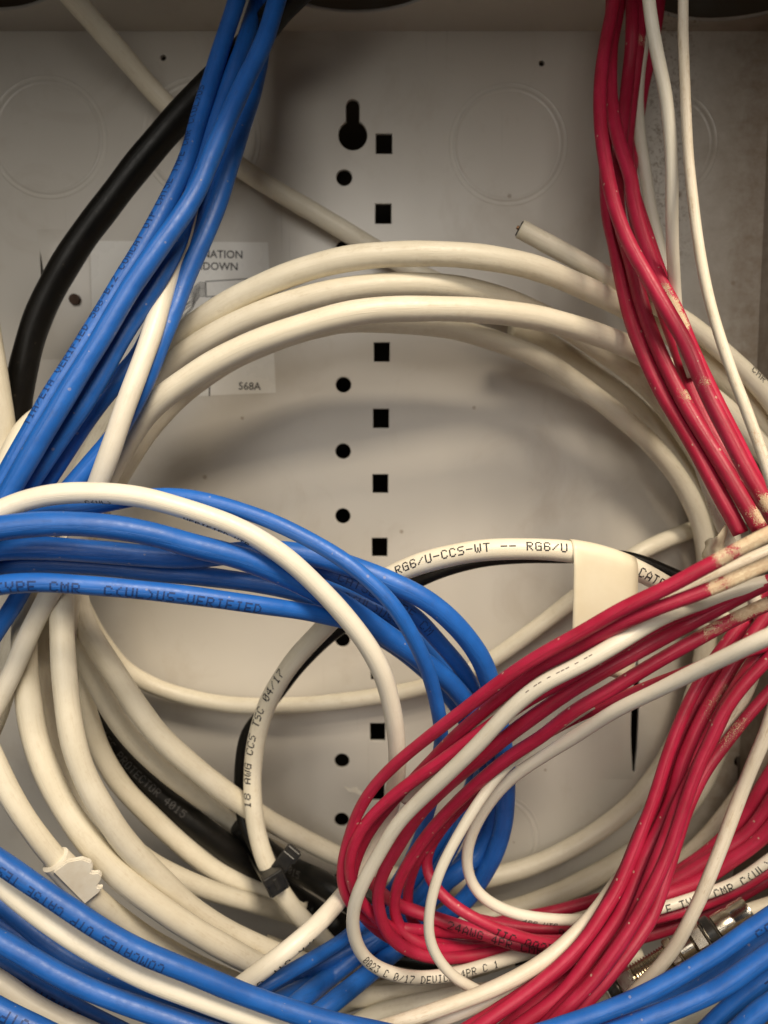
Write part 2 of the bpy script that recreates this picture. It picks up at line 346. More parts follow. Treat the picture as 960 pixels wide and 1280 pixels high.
def C(m, g, w, pts, label, text=None, paint=None, hw=None, cut=False, wide=None):
    P = parse(pts)
    for e, f in ((0, 1), (-1, -2)):                      # let runs that leave the picture go on well past its edge
        q = P[e]
        if q[0] < -8 or q[0] > 968 or q[1] < -8 or q[1] > 1273:
            d = (P[e]-P[f])[:2]; d /= np.linalg.norm(d); x = np.array([q[0]+d[0]*70, q[1]+d[1]*70, q[2]])
            P = np.vstack([x, P]) if e == 0 else np.vstack([P, x])
    S = smooth(catmull(P), 4)
    if 'front' in label or g == 'rf' or 'sandwiched' in label or 'hooks round' in label:
        if g in ('rf', 'wt'):
            dx = np.interp(S[:, 0], [400, 430, 480, 600, 700, 850, 1000], [-12, -12, -9, 0, 5, 12, 14]); S[:, 2] += np.where(dx < 0, dx*np.interp(S[:, 1], [1050, 1130], [1, 0.2]), dx*np.interp(S[:, 1], [900, 1000], [1, 0]))
    if g in ('ul', 'ru') or 'woven' in label: S[:, 2] += np.interp(S[:, 1], [0, 300], [-18, 0])
    w = w*{'blue': 0.88 if g in ('bl', 'br') else 0.91, 'red': 0.86 if g == 'rl' else 0.89, 'cream': 0.95}.get(m, 1.0)
    CAB.append(dict(m=m, g=g, w=w, S=S, label=label, text=text or [], paint=paint or [], hw=hw, cut=cut))
# ---- big coil of cream coax, back to front ----
C('cream','co',25,'60,-40,55 93,0,40 150,65,24 210,133,14 300,209,9 400,270,9 460,306,8 520,340,8 600,378,8 690,420,9','cream coax running diagonally from the top left corner down behind the upper arcs')
C('cream','co',22,'96,745,40 110,775,30 128,803,14 155,836,8 200,861,8 280,880,8 360,882,8 430,876,8 520,861,8 600,833,9 650,800,10 700,762,12 752,722,14 800,690,12 860,664,9 905,650,7 950,643,7 1000,645,7','thin cream coax forming the full shallow arc flat against the back panel')
C('cream','co',24,'650,286,42 672,298 700,313 735,332 768,351,42 815,378 862,405,45 897,434 935,468 970,510,45 1000,570,40','cream coax stub with an open cut end left of the hanging red cables',text=[('CMR',934,466,2.2,0.5,False,'inkgrey')],cut=True)
C('cream','co',31,'-30,950,62 -8,900,60 8,850,58 22,790,56 45,720,56 80,640,52 120,560,50 165,488,48 200,444,50 232,414,54 292,375,58 352,347,62 400,331,63 450,321,64 532,317,64 600,321,62 667,334,58 720,355,52 770,378,44 800,393,40 870,440,36 912,478,36 950,520,36 990,580,36','uppermost cream coax arc over the middle of the panel')
C('cream','co',30,'70,860,60 74,790,60 82,720,56 104,640,52 140,550,50 188,484,52 225,446,56 262,422,58 300,402,60 375,375,62 450,359,62 525,356,60 581,361,54 637,376,48 712,412,34 750,438,26 787,464,22 825,500,20 855,543,18 884,588,18 905,640,18 918,700,18 922,780,20 905,860,20 880,930,20','second cream coax arc from the top, yellowish, sinking behind the third on the right')
C('cream','co',32,'80,800,62 86,740,66 103,665,66 131,600,66 143,577,66 161,547,68 188,510,70 244,468,72 300,437,74 360,414,75 450,390,75 525,386,72 600,388,68 675,398,62 731,413,56 780,431,50 830,458,44 890,497,38 930,535,38 975,590,38','lowest and brightest cream coax arc across the middle of the panel')
C('cream','co',27,'60,780,44 95,700,44 140,610,44 200,520,42 280,455,40 360,420,38 430,403,38 500,404,36 560,410,34 600,420,32 675,448,28 731,486,26 787,530,24 825,567,22 855,608,20 876,655,18 885,720,16 884,790,14 868,870,14 838,940,13 795,1000,13 740,1044,12 675,1078,12 620,1095,13 560,1105,15','innermost cream coax of the right hand turns of the coil, dusty along its edge')
C('cream','co',22,'640,408,24 700,436,18 745,468,14 785,498,12 820,532,10 850,575,9 876,625,9 893,690,9 900,760,9 888,840,9','olive tinted cream coax tucked between the inner turns at the right')
C('cream','co',28,'912,780,16 915,860,14 895,940,12 860,1005,12 800,1060,12 725,1105,12 660,1132,13 600,1148,15 540,1156,18','second cream coax turn up from the bottom right of the coil, dull and shaded')
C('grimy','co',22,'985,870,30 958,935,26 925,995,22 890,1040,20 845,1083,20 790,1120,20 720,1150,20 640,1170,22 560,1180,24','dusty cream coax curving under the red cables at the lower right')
C('cream','co',34,'-30,340,55 -16,420,55 -6,480,55 2,530,55 2,580,55 -10,650,55','thick cream coax entering at the left edge in front of the black cable')
C('cream','co',26,'135,470,40 85,497,46 33,533,50 12,570,54 -10,615,56 -40,690,56','cream coax slanting behind the blue bundle at the left edge')
C('cream','co',29,'-22,920,92 -8,950,92 8,985,92 30,1022,92 58,1060,92 90,1096,90 125,1128,84 170,1162,70 230,1198,66 290,1226,60 350,1246,55','cream coax with the white plastic clip on it at the lower left')
C('cream','co',33,'55,640,66 42,690,68 33,750,72 30,805,75 34,862,78 44,925,80 70,990,82 108,1048,82 155,1100,80 212,1143,78 262,1174,74 315,1203,70 365,1226,60 415,1240,52 465,1246,46 525,1240,40 590,1226,36','outer thick cream coax sweeping down the left side, the longest of the strands there')
C('cream','co',27,'60,745,60 50,800,62 52,860,64 63,922,64 82,965,63 105,1005,60 146,1042,56 186,1077,52 225,1097,50 262,1113,48 312,1128,44 352,1139,40 400,1156,34 450,1168,30','cream coax that dives beneath the straight front one at the lower left')
C('cream','co',32,'88,655,74 78,710,76 77,760,80 78,805,82 81,850,84 91,925,86 108,975,86 130,1014,84 158,1055,80 195,1093,74 245,1140,66 290,1167,58 342,1190,52 385,1206,46','front cream coax dropping straight down from the blue cables at the left')
C('cream','co',27,'95,830,46 108,890,46 125,938,45 150,980,44 184,1016,42 215,1045,41 245,1071,40 275,1092,38 320,1112,34 380,1132,30','cream coax partly hidden left of the black cable, second strand in from it')
C('cream','co',30,'94,735,62 100,768,62 115,797,62 150,852,60 195,915,56 245,961,52 290,996,44 340,1028,28 380,1049,18 425,1071,14 480,1092,14 540,1106,13','cream coax right of the black cable, uppermost strand of the lower left fan')
C('cream','co',26,'78,760,52 95,802,52 120,853,52 150,906,50 195,955,46 240,990,42 275,1016,36 312,1046,28 350,1066,22','cream coax squeezed between the black cable and the strand above it')
C('cream','co',26,'330,1180,24 380,1200,26 430,1213,28 480,1220,28 540,1218,26 600,1206,24 680,1180,20','dim cream coax at the bottom centre, behind the dark blue strands')
C('cream','co',24,'400,1262,44 440,1252,44 480,1236,44 530,1230,42 580,1214,40 640,1196,40','cream coax at the bottom centre just under the lettered white loop')
C('cream','co',26,'430,1290,54 470,1268,54 520,1256,54 570,1246,52 640,1236,50 720,1216,48 800,1190,44','lowest cream coax at the bottom centre beside the bright pair of white cables')
# ---- black cables ----
C('black','bk',33,'385,-25,48 352,8,46 325,42,44 290,80,42 246,122,40 210,162,40 168,212,40 139,250,40 101,300,40 73,345,40 48,395,40 32,448,40 22,505,40 22,570,40 30,650,38 45,740,36 66,800,36 96,862,36 118,905,36 152,950,36 200,995,36 250,1035,36 305,1075,36 345,1105,36 385,1135,36 425,1158,34','thick black cable curving down the left side and through the zip tie',
  text=[('SERIES PROTECTOR 4015',118,892,2.6,0.6,False,'inkgrey')])
C('black','bk',30,'300,1030,28 330,1062,34 362,1084,38 400,1102,40 440,1128,40 480,1150,36 540,1166,34','second black cable leaving the zip tie toward the lower right',text=[('4015',362,1080,2.6,0.45,False,'inkgrey')])
C('black','bk',17,'905,742,62 850,722,62 810,705,60 778,696,58 740,695,56 700,696,56 650,696,56 600,701,56 560,711,56 528,724,55 480,750,52 412,796,44 372,836,38 338,880,34 308,915,32 301,950,30 300,990,30 303,1025,32 316,1054,36 335,1084,42','slim black wire running behind the lettered cream cable')
C('black','bk',24,'430,1180,30 500,1196,30 580,1204,30 660,1190,30 730,1160,30 800,1130,30','black cable low in the tangle below the red loops')
# ---- lettered coax of the middle ----
C('cream','co',28,'925,790,52 880,760,60 840,737,68 800,714,74 750,696,76 700,688,77 650,686,77 600,688,76 560,695,74 520,706,72 488,720,70 445,745,64 401,789,56 365,828,50 334,880,46 322,918,44 316,960,42 316,1000,42 320,1035,43 330,1072,46 350,1112,44 375,1146,42 403,1172,38 432,1198,32 470,1225,26','cream cable with black lettering looping round the middle and through the zip tie',
  text=[('RG6/U-CCS-WT -- RG6/U',498,712,2.6,-0.42,True,'ink'),('CAT6',792,709,2.9,0.0,True,'ink'),('18 AWG CCS TSC 04/17',316,1005,2.9,-0.5,True,'ink')])
# ---- upper-left blue bundle ----
C('white','wt',25,'318,-40,44 307,10,48 285,92,54 259,165,58 246,220,60 232,280,64 216,330,70 202,375,76 189,420,80 172,467,84 156,510,86 140,558,86 122,606,84 105,650,80 86,700,78 61,744,78 37,791,80 15,842,84 -12,895,86','white cable woven through the upper left blue bundle and out at the left edge')
C('blue','ul',26,'307,-40,64 296,0,64 279,52,64 264,100,65 248,150,66 235,198,68 218,235,70 198,275,72 172,320,74 146,362,76 119,408,79 93,450,82 66,492,85 41,535,88 15,582,90 -18,640,92','outermost left blue cable of the upper left bundle, faint lettering down its edge',
  text=[('TIA/EIA VERIFIED 568-B.2 COMCAT UTP CAT5E TYPE CMR C(UL)US',40,538,2.2,-0.5,True,'inkfaint')])
C('blue','ul',28,'358,-40,72 346,0,74 331,50,76 306,102,78 284,150,80 262,200,82 248,235,83 229,267,84 206,299,85 184,330,86 162,362,88 143,394,90 124,427,92 100,465,94 75,507,96 45,557,98 15,609,99 -18,665,100','front blue cable lying on top of the upper left bundle')
C('blue','ul',26,'334,-40,56 322,0,57 307,50,58 288,100,60 270,150,62 254,200,64 236,260,68 219,310,72 202,342,76 182,376,78 161,408,81 143,438,84 122,478,86 97,516,88 72,552,90 45,592,92 20,627,94 -12,672,95','blue cable directly right of the front one, dark near the top of the bundle')
C('blue','ul',26,'350,-40,60 338,0,60 328,60,61 319,105,62 302,160,64 288,205,66 272,255,68 255,297,70 242,325,72 229,357,74 216,391,76 203,421,78 190,456,79 176,487,80 162,515,80 140,550,80 115,578,80 95,602,82 70,632,84 40,675,86','right edge blue cable of the upper left bundle, bright where it passes the sticker')
C('blue','ul',25,'330,-40,52 318,60,52 300,130,54 276,200,58 262,245,60 249,285,62 232,318,64 217,345,66 204,378,67 192,408,68 180,436,70 160,462,72 138,485,74 115,515,78 92,548,80 67,587,84 45,620,86 20,660,88','dark blue cable sunk in the middle of the upper left bundle')
C('blue','ul',24,'55,690,84 40,715,84 20,752,84 -5,790,84 -30,830,84','blue cable end leaving the left edge just under the lettered blue cable')
# ---- front blue loop, left to centre ----
C('blue','fb',22,'-30,668,98 20,650,96 60,642,94 120,633,92 180,621,92 225,620,92 275,630,92 325,646,92 362,662,92 400,682,93 435,704,94 462,726,95 487,751,96 506,778,96 522,808,94 535,838,90 543,866,87 549,895,84 552,920,80 549,945,74 543,985,60 534,1020,56 518,1065,54 495,1105,50 480,1125,48 462,1145,48 431,1173,58 395,1196,72 356,1218,84 300,1250,86 250,1285,86','top blue cable of the middle left sweep, dropping beyond the white loop')
C('blue','fb',27,'-30,716,92 0,706,92 50,704,90 100,706,88 150,710,86 200,716,84 240,719,82 275,723,80 325,730,78 375,741,75 430,766,70 470,792,68 510,820,66 545,850,66 575,888,64 600,935,56 610,985,46 600,1035,42 578,1078,42 545,1118,46 505,1155,44 461,1184,52 425,1208,68 394,1228,78 349,1250,84 290,1290,84','dark blue cable second from below in the middle left sweep')
C('blue','fb',30,'-30,694,100 0,686,100 50,685,98 100,688,96 150,692,92 200,696,90 250,696,86 305,690,82 340,688,80 370,691,80 400,696,81 435,707,82 466,718,83 500,733,83 530,748,83 556,768,82 577,789,81 596,814,79 608,838,76 616,870,68 626,915,60 632,960,54 632,1000,50 629,1035,48 618,1068,46 603,1095,46 585,1122,46 560,1142,46 525,1165,44 487,1194,46 455,1222,60 417,1252,74 370,1290,82','blue cable that becomes the outermost right loop of the middle left sweep')
C('blue','fb',32,'-30,664,108 0,660,108 50,655,107 100,655,106 150,660,104 200,670,101 240,682,98 270,689,96 300,697,94 350,717,90 390,736,88 420,751,86 450,770,84 480,792,82 510,812,80 535,832,78 562,852,74 585,880,68 606,915,58 622,965,52 623,1010,48 610,1050,44 590,1075,42 562,1098,42 525,1125,40 487,1160,42 430,1207,60 385,1243,74 330,1290,76','thickest blue cable of the middle left sweep, glossy along its top')
C('blue','fb',23,'330,712,70 365,705,72 400,711,74 425,720,75 450,731,76 472,743,77 500,757,77 522,772,77 541,794,75 560,815,73 576,834,71 590,858,67 604,900,58 606,950,50 590,1000,46 572,1045,44 552,1082,44 520,1125,42 480,1165,46 430,1190,62 385,1215,74 330,1250,76 270,1290,76','blue cable with lettering emerging from behind the white loop at the centre',text=[('CAT5E TYPE CM',424,717,2.7,0.1,False,'inkfaint')])
C('blue','fb',22,'360,722,60 400,730,66 430,744,68 460,755,69 485,769,70 505,786,70 524,803,68 542,822,66 562,842,62 580,864,58 596,905,52 594,965,46 575,1016,44 552,1050,44 527,1092,42 498,1130,40 458,1170,46 410,1208,64 360,1240,74 300,1280,74','blue cable just below the lettered one at the centre, marked with faint print',text=[('C(UL)US-CAT5E',430,742,2.5,0.1,False,'inkfaint')])
C('blue','fb',27,'-30,738,110 0,731,110 50,728,109 100,731,107 150,735,105 200,740,102 250,746,99 300,753,96 350,760,92 390,766,88 420,773,84 455,782,79 485,798,72 520,820,62 550,846,56 575,880,50','lowest blue cable of the middle left sweep, lettered along its side',text=[('TYPE CMR  C(UL)US-VERIFIED',-2,733,2.7,-0.2,False,'inkfaint')])
C('white','wt',26,'-40,665,114 0,638,114 37,624,114 75,617,114 125,616,113 175,621,112 225,634,111 250,642,110 300,661,108 335,681,107 365,703,106 395,731,105 420,757,104 450,793,102 470,824,100 483,855,98 490,885,95 495,915,92 497,945,88 495,978,82 489,1005,76 476,1040,72 457,1078,72 440,1106,76 423,1126,82 403,1149,88 378,1172,92 350,1195,95 320,1218,96 300,1233,95 268,1258,92 240,1285,90','white loop cable in front of the blue sweep, dropping past the square holes',
  text=[('C(UL)',104,622,1.5,-1.0,False,'ink'),('VERIFIED UTP',230,640,1.7,-1.1,False,'ink'),('4PR UTP CMR',388,1164,2.4,0.85,False,'ink')])
# ---- bottom-left corner ----
C('blue','bl',31,'-40,1050,112 0,1077,113 45,1108,114 87,1136,115 125,1161,115 175,1189,115 240,1216,114 300,1241,112 350,1259,110 412,1278,108 470,1290,106','blue cable with large upside down lettering at the lower left',text=[('COMCATES UTP CAT5E TESTED',205,1203,2.35,0.0,True,'inkfaint')])
C('white','wt',29,'-40,1066,111 0,1101,111 25,1123,111 62,1152,111 100,1177,111 150,1206,111 200,1229,111 240,1244,111 300,1266,110 350,1283,109 390,1294,109','thick white cable just below the upside down lettered blue cable at the lower left')
C('blue','bl',28,'-40,1090,92 0,1128,93 37,1160,94 75,1190,95 112,1210,96 150,1222,97 180,1234,98 245,1254,98 312,1275,98 360,1290,98','dark blue cable directly under the thick white one at the lower left')
C('blue','bl',26,'-40,1125,88 0,1150,89 50,1181,90 100,1206,91 150,1226,91 200,1242,91 260,1262,91 330,1290,91','blue cable partly covered between the two glossy ones at the lower left')
C('blue','bl',30,'-40,1156,108 0,1176,109 37,1197,110 75,1219,110 112,1237,110 162,1256,110 212,1273,110 260,1290,110','bright glossy blue cable running to the bottom edge at the lower left')
C('blue','bl',28,'-40,1185,90 0,1208,91 30,1226,92 62,1244,92 100,1265,92 150,1290,92','dark lettered blue cable second from the bottom left corner',text=[('COMCATES UTP',104,1264,3.0,0.1,True,'inkfaint')])
C('white','wt',27,'-40,1207,100 0,1228,101 25,1247,101 50,1262,101 80,1277,100 120,1295,100','short stretch of white cable in the bottom left corner')
C('blue','bl',30,'-40,1240,110 0,1262,110 37,1280,110 70,1296,110','bright blue cable filling the bottom left corner',text=[('UTP',40,1277,3.0,0.4,True,'inkfaint')])
# ---- upper-right red bundle ----
C('red','ru',21,'775,-40,62 768,0,64 756,60,66 750,110,68 751,160,70 757,205,72 765,246,74 777,284,76 792,316,78 810,347,80 827,377,82 845,407,85 861,437,88 873,468,90 890,505,93 910,543,96 932,586,99 953,622,102 975,662,104','leftmost red cable at the top, turning bright pink where it crosses the others',paint=[(884,478,13,0.5),(955,630,18,0.75)])
C('red','ru',20,'768,-40,56 765,0,57 764,62,58 763,112,60 768,152,62 777,188,64 789,222,66 792,252,67 802,290,68 812,320,69 824,350,70 838,375,72 851,402,74 858,420,76 869,447,78 882,475,80 900,512,82 920,552,84 940,592,86 960,630,88','red cable with a long cream paint smear beside the white cables',paint=[(842,385,26,0.95),(851,404,16,1.3),(836,362,12,0.7),(868,450,10,0.5)])
C('red','ru',20,'790,-40,50 790,0,50 790,50,50 786,90,50 780,140,50 774,190,52 771,240,54 776,282,57 790,330,60 798,365,62 806,392,64 820,430,68 837,467,72 853,499,76 874,535,80 895,569,84 916,604,88 933,633,90 950,662,92','red cable in the middle of the hanging bundle, scuffed near its lower end',paint=[(855,497,13,0.65),(942,648,20,0.8)])
C('red','ru',20,'776,-40,46 775,0,46 762,70,46 757,130,46 757,190,46 758,240,48 761,276,50 768,303,52 776,346,56 786,391,60 802,436,64 817,470,68 833,502,72 855,537,76 875,572,80 895,610,84 915,646,87 926,667,88','lower left red cable of the hanging bundle, dark and clean')
C('red','ru',19,'826,-40,40 822,20,40 814,62,41 803,112,42 797,150,43 792,190,44 787,225,44 792,262,46 806,320,50 824,372,54 845,432,60 865,490,66 890,542,72 920,590,78 948,636,82','dark red cable furthest back in the hanging bundle, coming from behind the white cable')
C('red','ru',19,'800,-40,44 801,15,44 797,60,44 792,100,44 786,150,45 783,195,46 789,235,48 798,265,50 808,295,52 820,330,54 834,368,56 850,410,58','short red cable hugging the right flank of the hanging bundle',paint=[(800,55,10,0.5)])
C('white','wt',15,'808,-40,84 811,0,84 816,37,84 823,75,84 831,112,84 836,150,84 839,188,84 840,225,84 840,265,83 841,315,82 843,352,80 846,390,76 853,430,66 866,470,60','thickest of the three white cables hanging over the upper right')
C('grimy','wt',13,'854,-40,86 854,0,86 854,50,86 856,100,87 858,150,88 861,200,89 865,240,90 871,290,92 880,345,94 892,395,97 905,437,100 919,477,104 929,502,106 940,532,108 951,562,110 961,592,112 978,645,114','rightmost slim white cable, rust speckled lower down',paint=[(945,545,60,0.3)])
C('white','wt',15,'802,-40,34 805,40,34 799,90,34 797,130,34 800,170,34 808,225,34 812,252,35 820,290,36 830,332,38 842,380,42 852,440,48 862,520,56 872,570,60 884,606,64 896,640,68 907,668,72 928,715,74 945,755,76 956,787,76 970,820,74','slim white cable behind the hanging red cables, reappearing under them at the right',hw=50,paint=[(893,635,14,0.3)])
# ---- front red sweep and its loops ----
C('red','rf',22,'1000,650,118 960,668,117 930,683,116 900,699,115 868,716,114 835,734,113 780,760,112 722,793,110 660,828,109 615,860,106 585,883,104 550,910,102 512,940,99 482,967,97 460,993,95 445,1020,93 435,1050,91 428,1078,89 427,1105,86 434,1126,82 450,1143,76 475,1156,70 520,1162,66 575,1166,64 640,1172,62 700,1176,60 770,1166,56','top red cable of the front sweep, ending in cream paint at the right edge',paint=[(950,675,46,1.25),(905,696,18,0.8)])
C('red','rf',21,'1000,688,112 960,704,112 925,720,112 895,733,112 870,743,112 820,761,112 770,783,110 720,811,106 675,833,104 637,862,101 600,893,98 572,917,95 545,944,92 515,976,89 490,1003,86 468,1030,84 450,1062,81 440,1092,78 440,1118,74 452,1144,70 475,1166,66 512,1184,62 560,1192,60 620,1192,58 690,1186,56','second red cable of the front sweep, painted cream over its right end',paint=[(945,712,60,1.25),(893,733,16,0.8)])
C('grimy','wt',17,'1000,672,106 960,690,106 900,716,106 860,736,106 825,754,106 780,779,105 735,806,103 700,828,103 660,858,100 620,888,97 580,925,94 540,962,90 505,1000,86','white cable sandwiched between the top two red cables of the front sweep')
C('red','rf',21,'1000,712,104 945,733,104 890,755,104 832,775,104 790,798,103 740,829,102 690,858,101 650,881,101 618,904,100 587,925,99 550,953,98 512,979,96 478,1007,94 455,1032,92 441,1058,90 436,1085,87 442,1112,82 458,1136,76 485,1158,70 530,1176,66 590,1186,62','bright red cable directly left of the white one in the front sweep')
C('white','wt',20,'960,728,84 900,745,92 850,762,100 827,771,105 795,790,109 757,813,111 720,834,112 675,857,112 637,888,111 598,930,110 560,967,108 525,1000,106 495,1032,104 478,1060,102 462,1088,100 448,1115,97 440,1145,93 443,1174,89 455,1197,86 475,1212,83 505,1221,80 540,1222,77 570,1217,74 612,1205,70 645,1195,66 700,1180,60 760,1160,56','white cable running along the middle of the front red sweep and looping under it',
  text=[('0023 C 0/17 DEVICE 4PR C 1',452,1192,2.1,0.35,False,'ink'),('- -- - --- - --',660,868,1.3,-0.75,True,'inkred')],paint=[])
C('red','rf',22,'1000,710,98 945,735,98 907,755,99 870,775,100 832,795,101 795,816,101 757,837,102 720,859,101 675,890,100 637,918,98 600,948,96 560,981,93 530,1010,91 507,1042,89 492,1068,87 478,1092,85 472,1117,82 474,1141,79 483,1165,76 502,1184,73 530,1195,70 565,1198,67 620,1190,63 690,1178,60 760,1160,56','bright red cable right of the white one, outermost in the loops at the bottom')
C('red','rf',20,'1000,738,92 955,757,92 920,773,93 895,786,93 870,800,94 832,821,94 795,843,94 757,866,95 720,887,94 675,922,92 640,944,90 600,976,88 570,1004,85 545,1030,83 522,1060,81 502,1094,78 493,1120,76 493,1145,73 502,1166,70 520,1178,68 540,1184,66 580,1188,63 650,1180,60 720,1170,58','red cable of the front sweep with cream paint on its underside at right',paint=[(940,765,40,0.95),(890,790,24,0.55)])
C('red','rf',18,'990,795,80 965,805,80 930,815,80 895,826,80 860,840,80 820,855,80 770,875,80 720,896,80 680,918,79 640,944,78 605,975,76 575,1005,74 548,1038,72 525,1068,71 513,1095,70 509,1118,69 511,1142,67 521,1163,65 536,1174,63 560,1180,62 610,1182,60 680,1176,58','lowest red cable of the front sweep, passing under the long white one')
C('red','rf',17,'700,905,70 650,940,72 600,985,72 565,1020,70 542,1050,70 532,1072,70 534,1092,71 547,1113,73 570,1134,76 600,1151,78 625,1163,78 660,1174,76 690,1181,74 740,1184,70','thin red cable hooking down alone and carrying faint print',text=[('JIC 0023250 SHIELDED',618,1160,2.8,-0.2,False,'inkred')])
C('red','rf',19,'462,1100,50 485,1124,52 515,1138,56 545,1148,60 575,1158,63 612,1170,64 650,1181,64 700,1186,62 760,1178,58','lettered red cable beneath the thin hooking one',text=[('24AWG 4PR CMR',560,1152,2.6,0.2,False,'inkred')])
C('red','rf',17,'590,1148,56 625,1156,57 662,1161,58 712,1161,58 780,1157,56 825,1146,56 870,1134,56 920,1112,56 957,1090,56 990,1068,56','red cable running from the loops to the right edge under lettered white one',text=[('0',700,1160,2.4,0,False,'inkred')])
C('red','rf',17,'600,1158,46 640,1150,48 690,1140,50 715,1134,50 737,1127,50 800,1112,50 835,1103,50 870,1080,50 907,1058,50 945,1032,50 980,1000,50','pinkish red cable passing behind the white hook toward the lower right edge')
C('white','wt',16,'1000,778,124 960,796,122 920,815,118 870,839,110 820,864,105 770,888,100 720,920,93 675,948,87 645,968,82 615,998,78 595,1030,74 584,1060,72 584,1088,70 594,1112,70 613,1129,70 640,1141,70 675,1148,69 715,1150,66 770,1146,60 830,1134,58 870,1121,58 907,1109,59 935,1094,60 965,1072,60 1000,1048,60','white cable below the front red sweep that hooks round to the right',hw=90,
  text=[('E TYPE CMR C(UL)US 24AWG',832,1133,2.6,0.1,False,'ink'),('4PR UTP',652,1143,1.9,-0.6,False,'inkgrey')])
C('white','wt',14,'740,880,76 690,912,80 655,938,84 630,961,88 607,990,90 587,1020,92 570,1049,93 555,1077,94 545,1102,94 538,1130,94 535,1160,94 540,1186,94 552,1206,94 572,1225,93 600,1240,92 640,1256,88','slim white cable dropping in a narrow hook in front of the red loops')
# ---- red bundle falling to the bottom centre ----
C('red','rl',21,'960,735,74 915,800,76 880,858,78 860,897,80 841,938,82 828,970,83 815,1010,84 797,1050,86 781,1090,88 762,1127,90 742,1160,92 720,1190,94 685,1221,96 640,1252,98 595,1280,100','left edge red cable of the falling bundle at the lower right')
C('red','rl',20,'975,745,80 930,810,82 897,863,84 880,893,85 864,926,86 851,960,87 840,1000,87 822,1040,88 806,1070,89 794,1102,91 779,1137,93 757,1170,95 734,1202,97 700,1245,99 655,1278,100','glittering red cable second from the left in the falling bundle',paint=[(895,870,42,0.42)])
C('red','rl',21,'1000,760,90 950,820,90 920,860,90 902,897,90 884,935,91 863,977,92 846,1012,93 832,1050,94 816,1090,96 802,1125,98 787,1160,99 765,1195,101 741,1226,102 716,1248,103 680,1285,104','brightest front red cable of the falling bundle')
C('red','rl',19,'1000,825,76 955,872,76 927,904,77 905,932,78 884,960,80 869,988,82 857,1016,84 847,1050,86 834,1092,89 823,1127,92 812,1153,94 792,1181,97 774,1206,99 749,1236,100 724,1262,101 700,1290,102','right edge red cable of the falling bundle, dotted with plaster at the top',paint=[(915,915,34,0.4)])
C('red','rl',20,'900,858,68 872,905,70 850,950,72 832,1000,74 812,1048,76 792,1095,79 770,1140,82 745,1180,85 715,1216,88 675,1250,90 625,1290,92','red cable buried in the middle of the falling bundle')
C('red','rl',19,'985,800,94 935,850,94 908,885,94 889,925,94 872,962,94 858,1000,95 845,1040,96 830,1080,98 812,1118,100 790,1158,102 768,1190,103 745,1222,104 715,1254,105 680,1290,106','slim red cable lying on the right flank of the falling bundle')
C('red','rl',19,'930,775,76 890,828,78 866,868,80 848,908,82 834,945,83 822,985,84 806,1030,86 790,1070,88 774,1108,90 752,1144,92 730,1176,94 702,1205,96 660,1240,98 612,1274,100','red cable between the left edge strand and the glittering one of the falling bundle')
C('red','rl',19,'960,800,70 925,850,70 890,905,72 866,950,74 846,990,76 828,1035,78 812,1080,82 795,1120,85 770,1160,88 742,1200,90 712,1232,92 660,1275,94','dark red cable showing between the bright strands of the falling bundle')
C('grimy','wt',18,'1000,765,66 955,812,68 932,868,70 908,908,74 888,938,76 868,978,76 840,1022,76 812,1055,78 795,1072,80 771,1103,84 746,1138,88 720,1166,91 690,1194,94 645,1222,97 600,1243,99 550,1261,100 512,1274,100 460,1290,100','upper of two bright white cables sweeping from falling red bundle to bottom edge',hw=90)
C('white','wt',15,'850,1010,66 815,1062,70 785,1108,76 760,1142,80 738,1165,84 714,1193,87 675,1222,90 625,1246,92 575,1267,94 535,1281,94 500,1296,94','lower of the two bright white cables sweeping to the bottom edge',hw=88)
C('grimy','wt',17,'1000,800,84 975,862,86 957,918,88 941,955,90 928,988,92 915,1022,94 903,1055,95 891,1085,96 878,1117,96 862,1150,96 845,1182,95 826,1207,93 806,1228,90 780,1255,86','lone white cable crossing down in front of the metal connectors')
# ---- lower-right red cables ----
C('red','rr',21,'1000,915,52 965,965,50 930,1022,48 890,1062,46 850,1090,44 815,1108,42 770,1122,40','upper left red cable of the lower right edge group')
C('red','rr',20,'1000,950,58 970,992,56 940,1038,54 905,1064,52 870,1085,50 832,1107,48 790,1124,46','red cable in the middle of the lower right edge group',paint=[])
C('red','rr',20,'1000,985,62 975,1020,60 950,1050,58 915,1075,56 875,1102,54 830,1119,52 790,1132,50','red cable just above the lettered white one at the lower right')
C('red','rr',20,'1000,1010,46 965,1040,46 930,1062,44 895,1088,42 850,1112,40 800,1132,38','deep red cable behind the others of the lower right edge group')
C('red','rr',19,'1000,1074,50 960,1098,50 920,1122,50 870,1147,50 825,1164,50 780,1176,50 730,1190,48','dark red cable running just above the metal connectors')
# ---- bottom-right blue and cream ----
C('cream','co',21,'1000,1118,66 960,1132,66 930,1142,65','grey cream coax end entering the silver crimp sleeve at the right edge')
C('cream','co',22,'762,1248,62 735,1262,62 690,1284,62 650,1300,62','cream coax leaving the lower end of the metal connector')
C('cream','co',26,'960,1175,84 905,1205,84 850,1236,84 790,1257,84 740,1274,84 690,1292,84','cream coax glimpsed between the two uppermost blue cables at the bottom right')
C('cream','co',26,'1000,1185,82 945,1216,82 900,1246,82 860,1268,82 820,1292,82','cream coax glimpsed lower among the blue cables at the bottom right')
C('white','wt',14,'1000,1200,92 960,1231,92 932,1259,92 905,1290,92','thin white cable showing as a bright sliver near the bottom right corner')
C('blue','br',25,'1000,1122,112 960,1147,112 932,1166,112 895,1192,112 845,1222,112 795,1248,112 745,1268,112 718,1277,112 670,1292,112','uppermost blue cable at the bottom right, lettered, under the metal connectors',text=[('COMCATES UTP CAT5E VERIFIED TYPE',940,1158,2.9,0.35,True,'inkfaint')])
